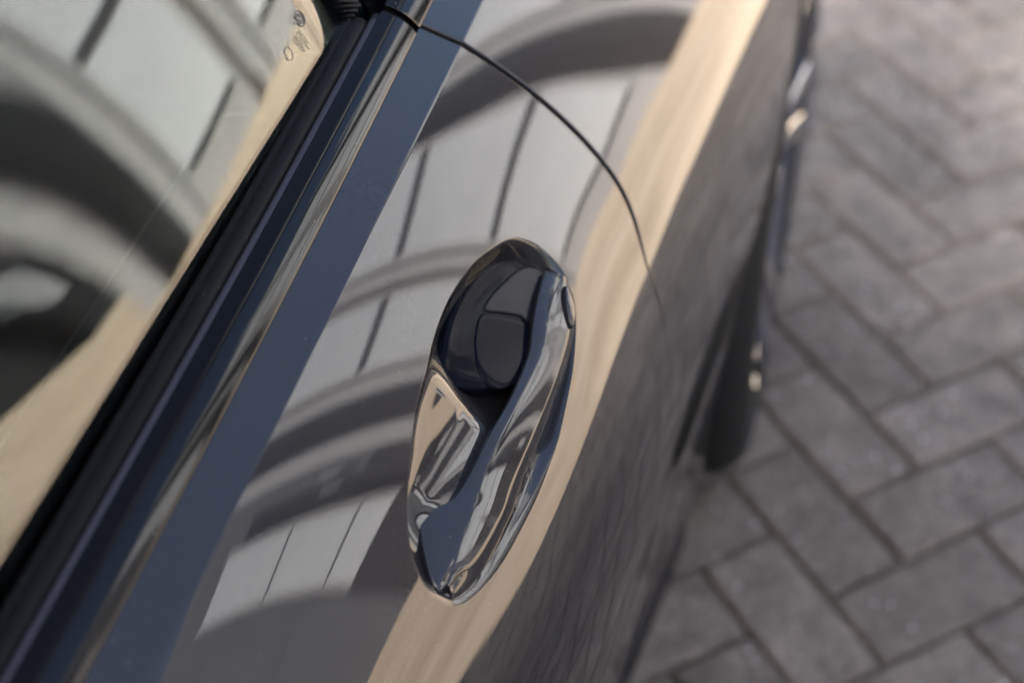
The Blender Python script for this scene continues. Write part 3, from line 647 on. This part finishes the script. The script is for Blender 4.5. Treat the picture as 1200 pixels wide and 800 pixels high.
for y in np.arange(1.45, 2.051, .06):
    p = S(y, 0.); V += [np.array((p[0]+(-2.0-2*p[0])*f, y+(.10*math.sin(math.pi*f) if y > 2.0 else 0), p[2]+.03*math.sin(math.pi*f))) for f in np.linspace(0, 1, 12)]
cbuild('boot_lid', V, grid_faces(len(V)//12, 12), PAINT)
cab = MB()
def cbox(c, s, bev=.0): cab.box(np.array(c)-CL, s, None, bev)
cbox((-1., .3, .30), (1.5, 2.6, .04)); cbox((-.37, .0, .57), (.05, 1.5, .56), .02); cbox((-1.64, .0, .68), (.05, 2.4, .72), .02); cbox((-1., 1.5, .6), (1.4, .05, .6))
cab.build('cabin_lining', CABIN, car)
seat = empty('seat'); seat.parent = car
for nm, c, s, bev, tilt in (('seat_cushion', (-.66, -.12, .50), (.50, .52, .16), .06, 0), ('seat_back', (-.66, .26, .80), (.48, .15, .66), .06, .28), ('headrest', (-.66, .40, 1.16), (.26, .11, .19), .045, .2)):
    m = MB(); m.box(np.array(c)-CL, s, ((1, 0, 0), (0, math.cos(tilt), -math.sin(tilt)), (0, math.sin(tilt), math.cos(tilt))), bev); m.build(nm, CABIN, seat, True)
# ---- rear wheel
wheel = empty('wheel'); wheel.parent = car; wc = np.array((-.058, WY, WZ))-CL
TP = [(-.03, .235), (-.012, .243), (-.003, .262), (.002, .288), (-.002, .308), (-.016, .325), (-.034, .333), (-.12, .3355), (-.205, .333), (-.225, .322), (-.238, .29), (-.225, .245), (-.2, .235)]
m = MB(); m.lathe([(x, r) for x, r in resample(TP, 40)], 96, wc); m.build('tyre', TYRE, wheel, True)
RPf = [(-.2, .23), (-.19, .222), (-.04, .216), (-.018, .226), (-.009, .236), (-.006, .243), (-.003, .2435), (-.006, .239), (-.012, .232)]
m = MB(); m.lathe(resample(RPf, 30), 96, wc); m.build('rim', ALLOYD, wheel, True)
for k in range(5):
    for sd in (-1, 1):
        sp = []
        for u in np.linspace(0, 1, 9):
            r = .05+(.236-.05)*u; w = .014+.020*u*u; x = -.03+.030*u**1.2; th = rad(45)+2*math.pi*k/5+sd*rad(4+5*u)
            for dx, s in ((0, -.55), (.0025, -.45), (.0025, .45), (0, .55), (-.022, .4), (-.022, -.4)):
                aa = th+w*s/r; sp.append(wc+np.array((x+dx, -r*math.cos(aa), r*math.sin(aa))))
        m = MB(); m.v = sp; m.f = grid_faces(9, 6, True)+[[0, 1, 2, 3, 4, 5], [48+i for i in (5, 4, 3, 2, 1, 0)]]; m.build('spoke', ALLOY, wheel)
m = MB(); m.lathe([(-.09, .001), (-.045, .001), (-.04, .02), (-.042, .05), (-.055, .062), (-.09, .06)], 40, wc); m.build('hub', ALLOYD, wheel, True)
m = MB(); m.lathe([(-.12, .07), (-.112, .072), (-.112, .18), (-.132, .18), (-.132, .07)], 64, wc); m.build('brake_disc', STEEL, wheel, False)
m = MB(); m.lathe([(-.09, .40), (-.30, .40), (-.30, .02)], 40, wc); m.build('wheel_housing', DARK, car, True)
